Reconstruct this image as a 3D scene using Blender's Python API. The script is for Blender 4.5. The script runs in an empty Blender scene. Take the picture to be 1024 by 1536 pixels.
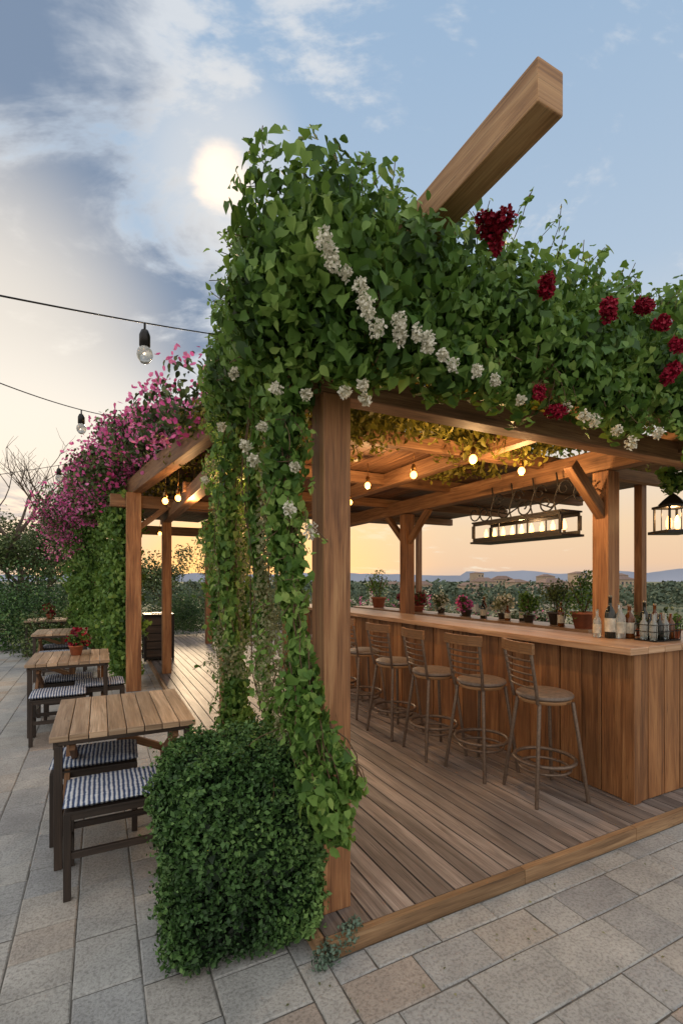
import bpy, math, random
import numpy as np
from mathutils import Vector, Matrix, noise
random.seed(7); R=np.random.default_rng(11)
S=bpy.context.scene
EYE=1.6
ANG=math.atan2(.449,.894)
OX,OY=-.05,2.28
FR=Matrix.Translation((OX,OY,0))@Matrix.Rotation(ANG,4,'Z')
CA,SA=math.cos(ANG),math.sin(ANG)
def W(a,b,z=0): return (OX+a*CA-b*SA, OY+a*SA+b*CA, z)
def lin(r,g,b):
    f=lambda c:(c/255/12.92) if c/255<=.04045 else ((c/255+.055)/1.055)**2.4
    return (f(r),f(g),f(b),1)
# ---------------------------------------------------------------- node helpers
def newmat(name):
    m=bpy.data.materials.new(name); m.use_nodes=True
    nt=m.node_tree; nt.nodes.clear()
    out=nt.nodes.new('ShaderNodeOutputMaterial'); bs=nt.nodes.new('ShaderNodeBsdfPrincipled')
    nt.links.new(bs.outputs[0],out.inputs[0])
    return m,nt,bs,out
def setin(nt,sock,v):
    if isinstance(v,bpy.types.NodeSocket): nt.links.new(v,sock)
    else: sock.default_value=v
def M(nt,op,a,b=None,c=None,clamp=False):
    n=nt.nodes.new('ShaderNodeMath'); n.operation=op; n.use_clamp=clamp
    setin(nt,n.inputs[0],a)
    if b is not None: setin(nt,n.inputs[1],b)
    if c is not None: setin(nt,n.inputs[2],c)
    return n.outputs[0]
def VM(nt,op,a,b=None):
    n=nt.nodes.new('ShaderNodeVectorMath'); n.operation=op
    setin(nt,n.inputs[0],a)
    if b is not None: setin(nt,n.inputs[1],b)
    return n.outputs['Value'] if op=='DOT_PRODUCT' else n.outputs[0]
def RAMP(nt,fac,stops,interp='LINEAR'):
    n=nt.nodes.new('ShaderNodeValToRGB'); cr=n.color_ramp; cr.interpolation=interp
    while len(cr.elements)<len(stops): cr.elements.new(.5)
    for e,(p,c) in zip(cr.elements,stops): e.position=p; e.color=c if len(c)==4 else (*c,1)
    setin(nt,n.inputs[0],fac); return n.outputs[0]
def MIX(nt,fac,a,b,mode='MIX'):
    n=nt.nodes.new('ShaderNodeMix'); n.data_type='RGBA'; n.blend_type=mode
    setin(nt,n.inputs[0],fac); setin(nt,n.inputs[6],a); setin(nt,n.inputs[7],b); return n.outputs[2]
def NOISE(nt,vec,scale,detail=4,rough=.55,dist=0):
    n=nt.nodes.new('ShaderNodeTexNoise'); 
    if vec is not None: setin(nt,n.inputs['Vector'],vec)
    n.inputs['Scale'].default_value=scale; n.inputs['Detail'].default_value=detail
    n.inputs['Roughness'].default_value=rough; n.inputs['Distortion'].default_value=dist
    return n.outputs[0]
def COMB(nt,x,y,z):
    n=nt.nodes.new('ShaderNodeCombineXYZ')
    for i,v in enumerate((x,y,z)): setin(nt,n.inputs[i],v)
    return n.outputs[0]
def SEP(nt,v):
    n=nt.nodes.new('ShaderNodeSeparateXYZ'); nt.links.new(v,n.inputs[0]); return n.outputs
def ATTR(nt,name='rnd'):
    n=nt.nodes.new('ShaderNodeAttribute'); n.attribute_name=name; return n.outputs['Fac']
def BUMP(nt,h,strength=.3,dist=.01):
    n=nt.nodes.new('ShaderNodeBump'); n.inputs['Strength'].default_value=strength; n.inputs['Distance'].default_value=dist
    nt.links.new(h,n.inputs['Height']); return n.outputs[0]
def wood(name,dark,mid,light,rough=.6,var=.5,bump=.35):
    m,nt,bs,out=newmat(name)
    uv=nt.nodes.new('ShaderNodeUVMap').outputs[0]; u,v,_=SEP(nt,uv); r=ATTR(nt)
    ru=M(nt,'MULTIPLY_ADD',r,37.0,M(nt,'MULTIPLY',u,1.3)); rv=M(nt,'MULTIPLY_ADD',r,91.0,M(nt,'MULTIPLY',v,16.0))
    n1=NOISE(nt,COMB(nt,ru,rv,r),1.0,4,.6,.7)
    n2=NOISE(nt,COMB(nt,M(nt,'MULTIPLY',ru,3),M(nt,'MULTIPLY',rv,9),r),1.0,3,.6,.2)
    big=NOISE(nt,COMB(nt,M(nt,'MULTIPLY',ru,.9),M(nt,'MULTIPLY',rv,.14),0.0),1.0,3)
    f=M(nt,'ADD',M(nt,'MULTIPLY',n1,.6),M(nt,'MULTIPLY',n2,.4))
    c=RAMP(nt,f,[(.32,dark),(.5,mid),(.66,light)])
    chk=NOISE(nt,COMB(nt,M(nt,'MULTIPLY',ru,.8),M(nt,'MULTIPLY',rv,3.2),5.0),1.0,2,.5,.3)
    ck=RAMP(nt,M(nt,'ABSOLUTE',M(nt,'SUBTRACT',chk,.60)),[(0,(.3,.28,.26)),(.014,(1,1,1))])
    c=MIX(nt,.75,c,ck,'MULTIPLY')
    sh=M(nt,'MULTIPLY_ADD',r,var,1-var*.5)
    sh=M(nt,'MULTIPLY',sh,M(nt,'MULTIPLY_ADD',big,1.1,.48))
    mul=nt.nodes.new('ShaderNodeVectorMath'); mul.operation='SCALE'; nt.links.new(c,mul.inputs[0]); nt.links.new(sh,mul.inputs[3])
    nt.links.new(mul.outputs[0],bs.inputs['Base Color'])
    nt.links.new(M(nt,'MULTIPLY_ADD',n2,.3,rough-.15),bs.inputs['Roughness'])
    nt.links.new(BUMP(nt,f,bump,.006),bs.inputs['Normal'])
    return m
def plain(name,col,rough=.5,metal=0,nscale=30,nvar=.3,bump=.1,**kw):
    m,nt,bs,out=newmat(name)
    tc=nt.nodes.new('ShaderNodeTexCoord').outputs['Object']
    n=NOISE(nt,tc,nscale,3)
    d=tuple(c*(1-nvar) for c in col[:3])+(1,); l=tuple(min(1,c*(1+nvar)) for c in col[:3])+(1,)
    nt.links.new(RAMP(nt,n,[(.3,d),(.7,l)]),bs.inputs['Base Color'])
    bs.inputs['Roughness'].default_value=rough; bs.inputs['Metallic'].default_value=metal
    if bump: nt.links.new(BUMP(nt,n,bump,.005),bs.inputs['Normal'])
    for k,v in kw.items(): bs.inputs[k.replace('_',' ')].default_value=v
    return m
def leafmat(name,stops,trans=.35,rough=.5):
    m,nt,bs,out=newmat(name)
    r=ATTR(nt); tc=nt.nodes.new('ShaderNodeTexCoord').outputs['Object']
    n=NOISE(nt,tc,2.3,1)
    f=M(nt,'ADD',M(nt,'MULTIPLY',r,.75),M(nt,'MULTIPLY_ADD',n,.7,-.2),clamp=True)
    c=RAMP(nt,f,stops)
    nt.links.new(c,bs.inputs['Base Color']); bs.inputs['Roughness'].default_value=rough
    bs.inputs['Specular IOR Level'].default_value=.28
    if trans>0:
        t=nt.nodes.new('ShaderNodeBsdfTranslucent'); nt.links.new(MIX(nt,.6,c,(.12,.14,.015,1),'ADD'),t.inputs[0])
        ms=nt.nodes.new('ShaderNodeMixShader'); ms.inputs[0].default_value=trans
        nt.links.new(bs.outputs[0],ms.inputs[1]); nt.links.new(t.outputs[0],ms.inputs[2]); nt.links.new(ms.outputs[0],out.inputs[0])
    return m
def emis(name,col,s):
    m,nt,bs,out=newmat(name); bs.inputs['Base Color'].default_value=col
    bs.inputs['Emission Color'].default_value=col; bs.inputs['Emission Strength'].default_value=s; return m
# ---------------------------------------------------------------- mesh builder
class MB:
    def __init__(s): s.v=[];s.f=[];s.m=[];s.uv=[];s.r=[];s.sm=[]
    def face(s,idx,uv,mat,r,sm=False):
        s.f.append(idx); s.uv+=uv; s.m.append(mat); s.r.append(r); s.sm.append(sm)
    def beam(s,p0,p1,w,h,mat=0,side=None,r=None):
        p0=Vector(p0);p1=Vector(p1);x=(p1-p0);L=x.length;x/=L
        if side is None: side=Vector((0,0,1)) if abs(x.z)<.95 else Vector((0,1,0))
        else: side=Vector(side)
        y=side.cross(x).normalized(); z=x.cross(y).normalized()
        r=random.random() if r is None else r
        b=len(s.v)
        for e in (p0,p1):
            for sy,sz in ((-1,-1),(1,-1),(1,1),(-1,1)): s.v.append(e+y*(w/2*sy)+z*(h/2*sz))
        dims=[w,h,w,h];off=[0,w,w+h,2*w+h]
        for i in range(4):
            j=(i+1)%4
            s.face((b+i,b+j,b+4+j,b+4+i),[(0,off[i]),(0,off[i]+dims[i]),(L,off[i]+dims[i]),(L,off[i])],mat,r)
        s.face((b+3,b+2,b+1,b),[(0,0),(.03,0),(.03,h),(0,h)],mat,r); s.face((b+4,b+5,b+6,b+7),[(0,0),(.03,0),(.03,h),(0,h)],mat,r)
    def box(s,x0,x1,y0,y1,z0,z1,mat=0,r=None):
        dx,dy,dz=x1-x0,y1-y0,z1-z0;cx,cy,cz=(x0+x1)/2,(y0+y1)/2,(z0+z1)/2
        if dx>=dy and dx>=dz: s.beam((x0,cy,cz),(x1,cy,cz),dy,dz,mat,r=r)
        elif dy>=dz: s.beam((cx,y0,cz),(cx,y1,cz),dx,dz,mat,r=r)
        else: s.beam((cx,cy,z0),(cx,cy,z1),dx,dy,mat,r=r)
    def tube(s,pts,rad,seg=8,mat=0,r=None,closed=False):
        pts=[Vector(p) for p in pts]; n=len(pts); r=random.random() if r is None else r
        rad=rad if isinstance(rad,(list,tuple)) else [rad]*n
        b=len(s.v); acc=0; us=[]
        up=None
        for i in range(n):
            if closed: t=pts[(i+1)%n]-pts[i-1]
            else: t=pts[min(i+1,n-1)]-pts[max(i-1,0)]
            t.normalize()
            if up is None: up=Vector((0,0,1)) if abs(t.z)<.9 else Vector((1,0,0))
            y=up.cross(t).normalized(); up=t.cross(y).normalized()
            for k in range(seg):
                a=2*math.pi*k/seg; s.v.append(pts[i]+(y*math.cos(a)+up*math.sin(a))*rad[i])
            us.append(acc); 
            if i<n-1: acc+=(pts[i+1]-pts[i]).length
        for i in range(n if closed else n-1):
            j=(i+1)%n
            for k in range(seg):
                l=(k+1)%seg
                s.face((b+i*seg+k,b+i*seg+l,b+j*seg+l,b+j*seg+k),[(us[i],k*.02),(us[i],k*.02+.02),(us[j],k*.02+.02),(us[j],k*.02)],mat,r,True)
        if not closed:
            s.face(tuple(b+k for k in range(seg))[::-1],[(0,0)]*seg,mat,r); s.face(tuple(b+(n-1)*seg+k for k in range(seg)),[(0,0)]*seg,mat,r)
    def lathe(s,c,prof,seg=16,mat=0,r=None,sx=1,sy=1,sm=True):
        c=Vector(c); r=random.random() if r is None else r; b=len(s.v); n=len(prof)
        for (rr,z) in prof:
            for k in range(seg):
                a=2*math.pi*k/seg; s.v.append(c+Vector((math.cos(a)*rr*sx,math.sin(a)*rr*sy,z)))
        for i in range(n-1):
            for k in range(seg):
                l=(k+1)%seg; s.face((b+i*seg+k,b+i*seg+l,b+(i+1)*seg+l,b+(i+1)*seg+k),[(k*.03,i*.03)]*4,mat,r,sm)
        s.face(tuple(b+k for k in range(seg))[::-1],[(0,0)]*seg,mat,r); s.face(tuple(b+(n-1)*seg+k for k in range(seg)),[(0,0)]*seg,mat,r)
    def build(s,name,mats,bevel=0,mw=None,parent=None):
        me=bpy.data.meshes.new(name); me.from_pydata([tuple(v) for v in s.v],[],s.f)
        for m in mats: me.materials.append(m)
        me.polygons.foreach_set('material_index',s.m); me.polygons.foreach_set('use_smooth',s.sm)
        ul=me.uv_layers.new(name='UVMap'); ul.data.foreach_set('uv',np.array(s.uv,dtype=np.float32).ravel())
        at=me.attributes.new('rnd','FLOAT','FACE'); at.data.foreach_set('value',s.r)
        me.update(); ob=bpy.data.objects.new(name,me); S.collection.objects.link(ob)
        if mw is not None: ob.matrix_world=mw
        if parent: ob.parent=parent
        if bevel:
            bm=ob.modifiers.new('bev','BEVEL'); bm.width=bevel; bm.segments=2; bm.limit_method='ANGLE'; bm.angle_limit=math.radians(50); bm.harden_normals=False
        return ob
def empty(name,loc=(0,0,0),rot=0):
    e=bpy.data.objects.new(name,None); S.collection.objects.link(e); e.location=loc; e.rotation_euler=(0,0,rot); return e
# ---------------------------------------------------------------- leaves
def tmpl(v,f): return np.array(v,float),f
IVY=tmpl([(0,0,0),(0,.5,-.05),(0,1,-.18),(-.42,-.06,.06),(-.5,.36,.05),(-.2,.74,-.04),(.42,-.06,.06),(.5,.36,.05),(.2,.74,-.04)],
 [(0,1,4,3),(1,2,5,4),(0,6,7,1),(1,7,8,2)])
OVAL=tmpl([(0,0,0),(0,.5,-.06),(0,1.05,-.22),(-.24,.18,.05),(-.33,.5,.03),(-.18,.82,-.08),(.24,.18,.05),(.33,.5,.03),(.18,.82,-.08)],
 [(0,1,4,3),(1,2,5,4),(0,6,7,1),(1,7,8,2)])
SMALL=tmpl([(0,0,0),(-.32,.5,.1),(0,1,-.05),(.32,.5,.1),(0,.5,-.02)],[(0,4,1),(4,2,1),(0,3,4),(4,3,2)])
DIA=tmpl([(0,0,0),(-.3,.5,.08),(0,1,0),(.3,.5,.08)],[(0,3,2,1)])
PETAL=tmpl([(0,0,0),(-.4,.4,.15),(-.3,.9,.3),(.3,.9,.3),(.4,.4,.15),(0,.55,.0),(0,1.0,.18)],[(0,5,1),(1,5,2),(5,6,2),(5,3,6),(0,4,5),(5,4,3)])
CLUMP=tmpl([(0,0,0),(-.5,.3,.2),(-.3,.9,-.1),(.2,1.1,.1),(.55,.5,-.2),(.3,.1,.1)],[(0,5,4,3),(0,3,2,1)])
def nrm(a): return a/np.maximum(np.linalg.norm(a,axis=1,keepdims=True),1e-6)
def leafgeo(P,N,size,T,rnd,droop=.8,jit=.7):
    n=len(P); z=nrm(N+R.normal(0,jit*.6,(n,3)))
    t=np.array([0,0,-1.])*droop+R.normal(0,.5,(n,3))+N*.25
    y=nrm(t-z*np.sum(t*z,1,keepdims=True)); x=np.cross(y,z)*R.uniform(.75,1.15,(n,1))
    tv,tf=T; size=np.broadcast_to(size,(n,)).reshape(n,1,1); bend=R.uniform(.3,2.4,(n,1,1))
    V=P[:,None,:]+size*(tv[None,:,0:1]*x[:,None,:]+tv[None,:,1:2]*y[:,None,:]+bend*tv[None,:,2:3]*z[:,None,:])
    return V.reshape(-1,3),tf,len(tv),n,np.broadcast_to(rnd,(n,))
def leafobj(name,parts,mats,parent=None):
    Vs=[];loops=[];tot=[];mi=[];rr=[];off=0
    for (V,tf,m,n,rnd),mat in parts:
        Vs.append(V)
        k=[len(f) for f in tf]; fl=np.concatenate([np.array(f) for f in tf])
        L=(fl[None,:]+(np.arange(n)*m)[:,None]+off).ravel(); loops.append(L)
        kk=np.tile(np.array(k),n); tot.append(kk); mi.append(np.full(len(kk),mat)); rr.append(np.repeat(rnd,len(k)))
        off+=len(V)
    V=np.concatenate(Vs);L=np.concatenate(loops);K=np.concatenate(tot);st=np.concatenate([[0],np.cumsum(K)[:-1]])
    me=bpy.data.meshes.new(name); me.vertices.add(len(V)); me.vertices.foreach_set('co',V.astype(np.float32).ravel())
    me.loops.add(len(L)); me.loops.foreach_set('vertex_index',L.astype(np.int32))
    me.polygons.add(len(K)); me.polygons.foreach_set('loop_start',st.astype(np.int32)); me.polygons.foreach_set('loop_total',K.astype(np.int32))
    for m_ in mats: me.materials.append(m_)
    me.polygons.foreach_set('material_index',np.concatenate(mi).astype(np.int32))
    me.polygons.foreach_set('use_smooth',np.ones(len(K),bool))
    at=me.attributes.new('rnd','FLOAT','FACE'); at.data.foreach_set('value',np.concatenate(rr).astype(np.float32))
    me.update(calc_edges=True); me.validate()
    ob=bpy.data.objects.new(name,me); S.collection.objects.link(ob)
    if parent: ob.parent=parent
    return ob
def clumps(C,Rd,n,lo=.5,hi=1.08):
    C=np.array(C,float);Rd=np.array(Rd,float)
    if Rd.ndim==1: Rd=np.repeat(Rd[:,None],3,1)
    w=np.mean(Rd,1)**2; k=R.choice(len(C),n,p=w/w.sum()); d=nrm(R.normal(size=(n,3)))
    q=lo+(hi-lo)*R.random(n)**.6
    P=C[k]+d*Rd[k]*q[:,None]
    return P,d,np.clip((q-lo)/(hi-lo)*.6+R.random(n)*.4,0,1)  # tone falls with depth: shade inside the clump goes into leaf colour
def pathpts(path,rad,n):
    path=np.array(path,float); seg=np.linalg.norm(np.diff(path,axis=0),axis=1); cum=np.concatenate([[0],np.cumsum(seg)])
    t=R.random(n)*cum[-1]; P=np.stack([np.interp(t,cum,path[:,i]) for i in range(3)],1)
    rad=np.interp(t,cum,rad) if isinstance(rad,(list,tuple)) else np.full(n,rad)
    lump=np.array([.75+.9*noise.noise(Vector((p[2]*4,p[0]*3,p[1]*3))) for p in P])
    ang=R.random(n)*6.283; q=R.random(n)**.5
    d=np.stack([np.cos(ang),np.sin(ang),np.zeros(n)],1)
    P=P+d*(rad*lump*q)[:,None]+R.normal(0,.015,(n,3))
    return P,d,np.clip(q*.6+R.random(n)*.4,0,1)  # leaves near the drape's core coloured darker, painted inner shade
# ---------------------------------------------------------------- materials
w_post=wood('cedar_post',lin(88,54,32),lin(146,100,64),lin(182,138,96),.6,.35)
w_beam=wood('cedar_beam',lin(84,57,37),lin(134,96,65),lin(168,129,92),.62,.35)
w_raft=wood('sawn_rafter',lin(112,80,52),lin(164,122,82),lin(196,156,114),.6,.2)
w_roof=wood('roof_boards',lin(70,46,30),lin(112,78,52),lin(140,104,72),.6,.4)
w_deck=wood('deck_boards',lin(78,69,64),lin(120,108,101),lin(152,140,131),.6,.55,.5)
w_edge=wood('deck_fascia',lin(88,66,46),lin(134,104,74),lin(162,132,98),.6,.45)
w_bar=wood('bar_cladding',lin(76,46,25),lin(130,86,50),lin(162,118,76),.5,.6)
w_top=wood('counter_top',lin(128,94,68),lin(180,142,110),lin(208,176,146),.36,.3,.15)
w_tab=wood('table_top',lin(122,96,72),lin(168,140,112),lin(202,176,148),.42,.45)
w_dark=wood('dark_wood',lin(30,22,17),lin(56,42,34),lin(84,66,52),.5,.4)
w_seat=wood('stool_seat_wood',lin(96,64,38),lin(146,106,68),lin(178,140,98),.45,.3)
m_leath=plain('seat_pad',lin(112,98,88),.5,0,40,.25)
m_iron=plain('bronze_iron',lin(112,94,80),.45,.4,60,.3)
m_blk=plain('black_steel',lin(36,33,32),.45,.4,50,.3)
w_leg=wood('stained_leg',lin(34,27,23),lin(54,43,36),lin(78,62,50),.5,.3)
m_brt=plain('brass',lin(150,110,60),.35,.8)
m_stem=plain('vine_stem',lin(96,76,54),.8,0,60,.4)
m_bark=plain('bark',lin(84,70,58),.9,0,12,.4,.5)
m_terra=plain('terracotta',lin(158,94,66),.8,0,20,.2)
m_stone=plain('planter_stone',lin(160,152,142),.85,0,8,.2,.3)
m_glass=plain('bulb_glass',lin(225,225,222),.12,0,5,.02,0,Transmission_Weight=.6)
m_bulb=emis('warm_bulb',(1,.42,.09,1),9.0)
m_candle=emis('candle_bulb',(1,.47,.13,1),6.0)
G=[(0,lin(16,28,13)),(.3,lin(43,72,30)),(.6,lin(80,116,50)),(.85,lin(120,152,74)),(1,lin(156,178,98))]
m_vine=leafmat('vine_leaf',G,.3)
m_vine2=leafmat('ceiling_leaf',[(0,lin(60,62,22)),(.5,lin(112,108,42)),(1,lin(164,152,66))],.3)  # olive-gold: warm bulb light is put into the leaf colour
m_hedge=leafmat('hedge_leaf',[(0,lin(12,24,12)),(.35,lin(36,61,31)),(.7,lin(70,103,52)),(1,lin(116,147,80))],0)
m_shrub=leafmat('shrub_leaf',[(0,lin(28,40,22)),(.5,lin(68,86,46)),(1,lin(116,128,74))],0)
m_grey=leafmat('dry_leaf',[(0,lin(70,74,50)),(.5,lin(118,122,86)),(1,lin(160,160,124))],.2)
m_dist=leafmat('distant_foliage',[(0,lin(56,68,60)),(.5,lin(80,94,78)),(1,lin(106,116,94))],0,.9)  # greyed greens: haze of distance is put into the colour
m_rose=leafmat('rose_petal',[(0,lin(56,2,14)),(.6,lin(136,8,38)),(1,lin(184,32,70))],.0)
m_pink=leafmat('pink_petal',[(0,lin(160,40,108)),(.5,lin(222,84,164)),(1,lin(244,150,206))],.3)
m_white=leafmat('white_petal',[(0,lin(140,142,108)),(.35,lin(200,196,172)),(.7,lin(230,225,210)),(1,lin(243,240,230))],.2)
# ---------------------------------------------------------------- camera
cam=bpy.data.cameras.new('camera'); co=bpy.data.objects.new('camera',cam); S.collection.objects.link(co)
co.location=(0,0,EYE); co.rotation_euler=(math.radians(90),0,0); cam.lens=16.875; cam.sensor_width=36; cam.shift_y=.0664
cam.clip_start=.05; cam.clip_end=9000; S.camera=co
S.view_settings.view_transform='Standard'; S.view_settings.look='None'; S.view_settings.exposure=0
# ---------------------------------------------------------------- world
wd=bpy.data.worlds.new('World'); S.world=wd; wd.use_nodes=True; nt=wd.node_tree; nt.nodes.clear()
out=nt.nodes.new('ShaderNodeOutputWorld'); bg=nt.nodes.new('ShaderNodeBackground'); nt.links.new(bg.outputs[0],out.inputs[0])
dr=VM(nt,'NORMALIZE',nt.nodes.new('ShaderNodeTexCoord').outputs['Generated']); x,y,z=SEP(nt,dr)
def ms(f,v):
    n=nt.nodes.new('ShaderNodeVectorMath'); n.operation='SCALE'; setin(nt,n.inputs[0],v); setin(nt,n.inputs[3],f); return n.outputs[0]
def lobe(d,lo,hi):
    v=Vector(d).normalized(); dt=VM(nt,'DOT_PRODUCT',dr,tuple(v))
    mr=nt.nodes.new('ShaderNodeMapRange'); mr.interpolation_type='SMOOTHSTEP'; nt.links.new(dt,mr.inputs[0]); mr.inputs[1].default_value=lo; mr.inputs[2].default_value=hi
    return mr.outputs[0]
def sstep(v,a,b):
    mr=nt.nodes.new('ShaderNodeMapRange'); mr.interpolation_type='SMOOTHSTEP'; nt.links.new(v,mr.inputs[0]); mr.inputs[1].default_value=a; mr.inputs[2].default_value=b; return mr.outputs[0]
sky=nt.nodes.new('ShaderNodeTexSky'); sky.sky_type='NISHITA'; sky.sun_disc=False; sky.sun_elevation=math.radians(14); sky.sun_rotation=math.radians(-20)
nish=ms(.12,sky.outputs[0])
grad=RAMP(nt,z,[(0,lin(220,196,182)),(.03,lin(244,206,172)),(.10,lin(252,218,178)),(.2,lin(246,228,206)),(.33,lin(216,222,226)),(.5,lin(184,204,225)),(.75,lin(162,189,218)),(1,lin(150,178,210))])
base=MIX(nt,.05,grad,nish)
zc=M(nt,'ADD',M(nt,'MAXIMUM',z,0.0),.20)
uvx=M(nt,'DIVIDE',x,zc); uvy=M(nt,'DIVIDE',y,zc); cv=COMB(nt,uvx,M(nt,'MULTIPLY',uvy,1.5),5.1)
n1=NOISE(nt,cv,1.9,7,.6,.5); n2=NOISE(nt,cv,5.5,5,.62,.3)
den=M(nt,'ADD',n1,M(nt,'MULTIPLY_ADD',n2,.34,-.17))
den=M(nt,'MULTIPLY_ADD',x,-.26,den); den=M(nt,'SUBTRACT',den,.02)
dk=lobe((-.46,.72,.50),.90,.985)
den=M(nt,'MULTIPLY_ADD',dk,.14,den)
mask=sstep(den,.49,.60)
core=M(nt,'MULTIPLY',sstep(M(nt,'MULTIPLY_ADD',lobe((-.46,.72,.50),.925,.99),.20,den),.63,.88),sstep(z,.28,.42))
lowz=sstep(z,.12,.42)
brightc=MIX(nt,lowz,lin(255,236,210),lin(224,228,233)); darkc=lin(124,142,168)
ccol=MIX(nt,core,brightc,darkc)
colr=MIX(nt,M(nt,'MULTIPLY',mask,.88),base,ccol)
# soft glow where the sun sits behind broken cloud, ragged by the cloud noise
gl=M(nt,'MULTIPLY',lobe((-.186,.756,.63),.988,.9999),.45); colr=MIX(nt,gl,colr,(.98,.92,.84,1))
rag=M(nt,'MULTIPLY_ADD',n2,.0026,VM(nt,'DOT_PRODUCT',dr,tuple(Vector((-.186,.756,.63)).normalized())))
sp=sstep(rag,.9998,1.0014)
colr=MIX(nt,M(nt,'MULTIPLY',sp,.95),colr,(1.5,1.22,.95,1))
hg=M(nt,'MULTIPLY',lobe((-.36,.93,.02),.82,1.0),M(nt,'SUBTRACT',1.0,sstep(z,0.0,.26)))
colr=MIX(nt,hg,colr,(1.7,.90,.30,1))
hw=M(nt,'MULTIPLY',lobe((-.60,.72,.28),.91,1.0),.75)
colr=MIX(nt,hw,colr,(1.15,1.03,.86,1))
hb=M(nt,'MULTIPLY',M(nt,'MULTIPLY',lobe((-.62,.78,.12),.93,.995),sstep(n1,.42,.55)),M(nt,'SUBTRACT',1.0,sstep(z,.14,.2)))
colr=MIX(nt,M(nt,'MULTIPLY',hb,.6),colr,lin(180,178,186))
boost=M(nt,'ADD',1.0,M(nt,'ADD',M(nt,'MULTIPLY',sstep(M(nt,'MULTIPLY',y,-1.0),-.15,.5),.55),M(nt,'MULTIPLY',sstep(z,.80,.96),.3)))  # unseen sky behind the camera and overhead brightened, added as soft front fill
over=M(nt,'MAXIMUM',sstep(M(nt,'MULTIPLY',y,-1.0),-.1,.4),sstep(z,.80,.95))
colr=MIX(nt,M(nt,'MULTIPLY',over,.75),colr,lin(232,226,218))  # same out-of-view sky turned pale and neutral for the added fill
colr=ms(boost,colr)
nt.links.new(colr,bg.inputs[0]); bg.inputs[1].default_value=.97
sd=Vector((-math.sin(math.radians(20))*math.cos(math.radians(20)),math.cos(math.radians(20))*math.cos(math.radians(20)),math.sin(math.radians(20))))
sl=bpy.data.lights.new('sun','SUN'); sl.energy=2.6; sl.angle=math.radians(10); sl.color=(1,.74,.46)
so=bpy.data.objects.new('sun',sl); S.collection.objects.link(so); so.rotation_euler=sd.to_track_quat('Z','Y').to_euler()
# ---------------------------------------------------------------- ground
def gh(x,y):
    d=max(0,math.hypot(x,y)-24); t=min(1,d/30); return -.05-11*t*t*(3-2*t)
mb=MB(); rings=[0,4,9,15,20,24,28,33,38,44,54,80,140,260,500,1000,2000,4200]; ns=48
mb.v.append(Vector((0,0,-.05)))
for r_ in rings[1:]:
    for k in range(ns):
        a=2*math.pi*k/ns; X,Y=math.cos(a)*r_,math.sin(a)*r_; mb.v.append(Vector((X,Y,gh(X,Y))))
for k in range(ns): mb.face((0,1+k,1+(k+1)%ns),[(0,0)]*3,0,0)
for i in range(len(rings)-2):
    for k in range(ns):
        l=(k+1)%ns; b=1+i*ns; mb.face((b+k,b+ns+k,b+ns+l,b+l),[(0,0)]*4,0,0,True)
gm,nt,bs,_=newmat('ground_soil_grass'); tc=nt.nodes.new('ShaderNodeTexCoord').outputs['Object']
nt.links.new(RAMP(nt,NOISE(nt,tc,.05,8,.7),[(.3,lin(70,80,58)),(.5,lin(96,102,74)),(.7,lin(124,118,92))]),bs.inputs['Base Color']); bs.inputs['Roughness'].default_value=.95
mb.build('ground',[gm])
def pav_region(mb,a0,a1,b0,b1,along,rw):
    lo,hi=(b0,b1) if along=='a' else (a0,a1)
    s0,s1=(a0,a1) if along=='a' else (b0,b1)
    v=lo
    while v<hi-.02:
        w=min(rw*random.choice((1,1,1.3)),hi-v); u=s0-random.random()*.3
        while u<s1:
            l=random.choice((.2,.27,.33,.4)); uu0,uu1=max(u,s0),min(u+l,s1); u+=l
            if uu1-uu0<.05: continue
            A0,A1,B0,B1=(uu0,uu1,v,v+w) if along=='a' else (v,v+w,uu0,uu1)
            g=.0025;c=.006; zt=random.uniform(-.0015,.0015); r=random.random(); k=len(mb.v); tx=random.uniform(-.002,.002)
            jj=[(random.uniform(-.002,.002),random.uniform(-.002,.002)) for _ in range(4)]
            for zz,o in ((-.02,g),(zt-.005,g),(zt,g+c)):
                for (aa,bb),(ja,jb) in zip(((A0+o,B0+o),(A1-o,B0+o),(A1-o,B1-o),(A0+o,B1-o)),jj): mb.v.append(Vector((aa+ja,bb+jb,zz+(tx if aa>A0+.02 and zz>-.01 else 0))))
            for q in (0,4):
                for i in range(4):
                    j=(i+1)%4; mb.face((k+q+i,k+q+j,k+q+4+j,k+q+4+i),[(0,0)]*4,0,r)
            mb.face((k+8,k+9,k+10,k+11),[(0,0)]*4,0,r)
        v+=w
pm,nt,bs,_=newmat('stone_pavers'); tc=nt.nodes.new('ShaderNodeTexCoord').outputs['Object']; r=ATTR(nt)
off=COMB(nt,M(nt,'MULTIPLY',r,40.0),M(nt,'MULTIPLY',r,70.0),0.0); pv=VM(nt,'ADD',tc,off)
na=NOISE(nt,pv,6,5,.65); nb=NOISE(nt,pv,70,4,.7); nc=NOISE(nt,tc,1.3,4,.6)
tone=RAMP(nt,r,[(0,lin(164,165,166)),(.35,lin(176,176,174)),(.75,lin(184,183,179)),(.93,lin(184,177,168)),(1,lin(174,161,150))])
c=MIX(nt,.6,tone,RAMP(nt,na,[(.25,(.55,.55,.55)),(.7,(1.05,1.04,1.02))]),'MULTIPLY')
c=MIX(nt,.75,c,RAMP(nt,nb,[(.38,(.55,.54,.53)),(.54,(1,1,1))]),'MULTIPLY')
c=MIX(nt,.7,c,RAMP(nt,nc,[(.3,(.62,.61,.60)),(.62,(1.05,1.05,1.05))]),'MULTIPLY')
nt.links.new(c,bs.inputs['Base Color']); bs.inputs['Roughness'].default_value=.8
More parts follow.
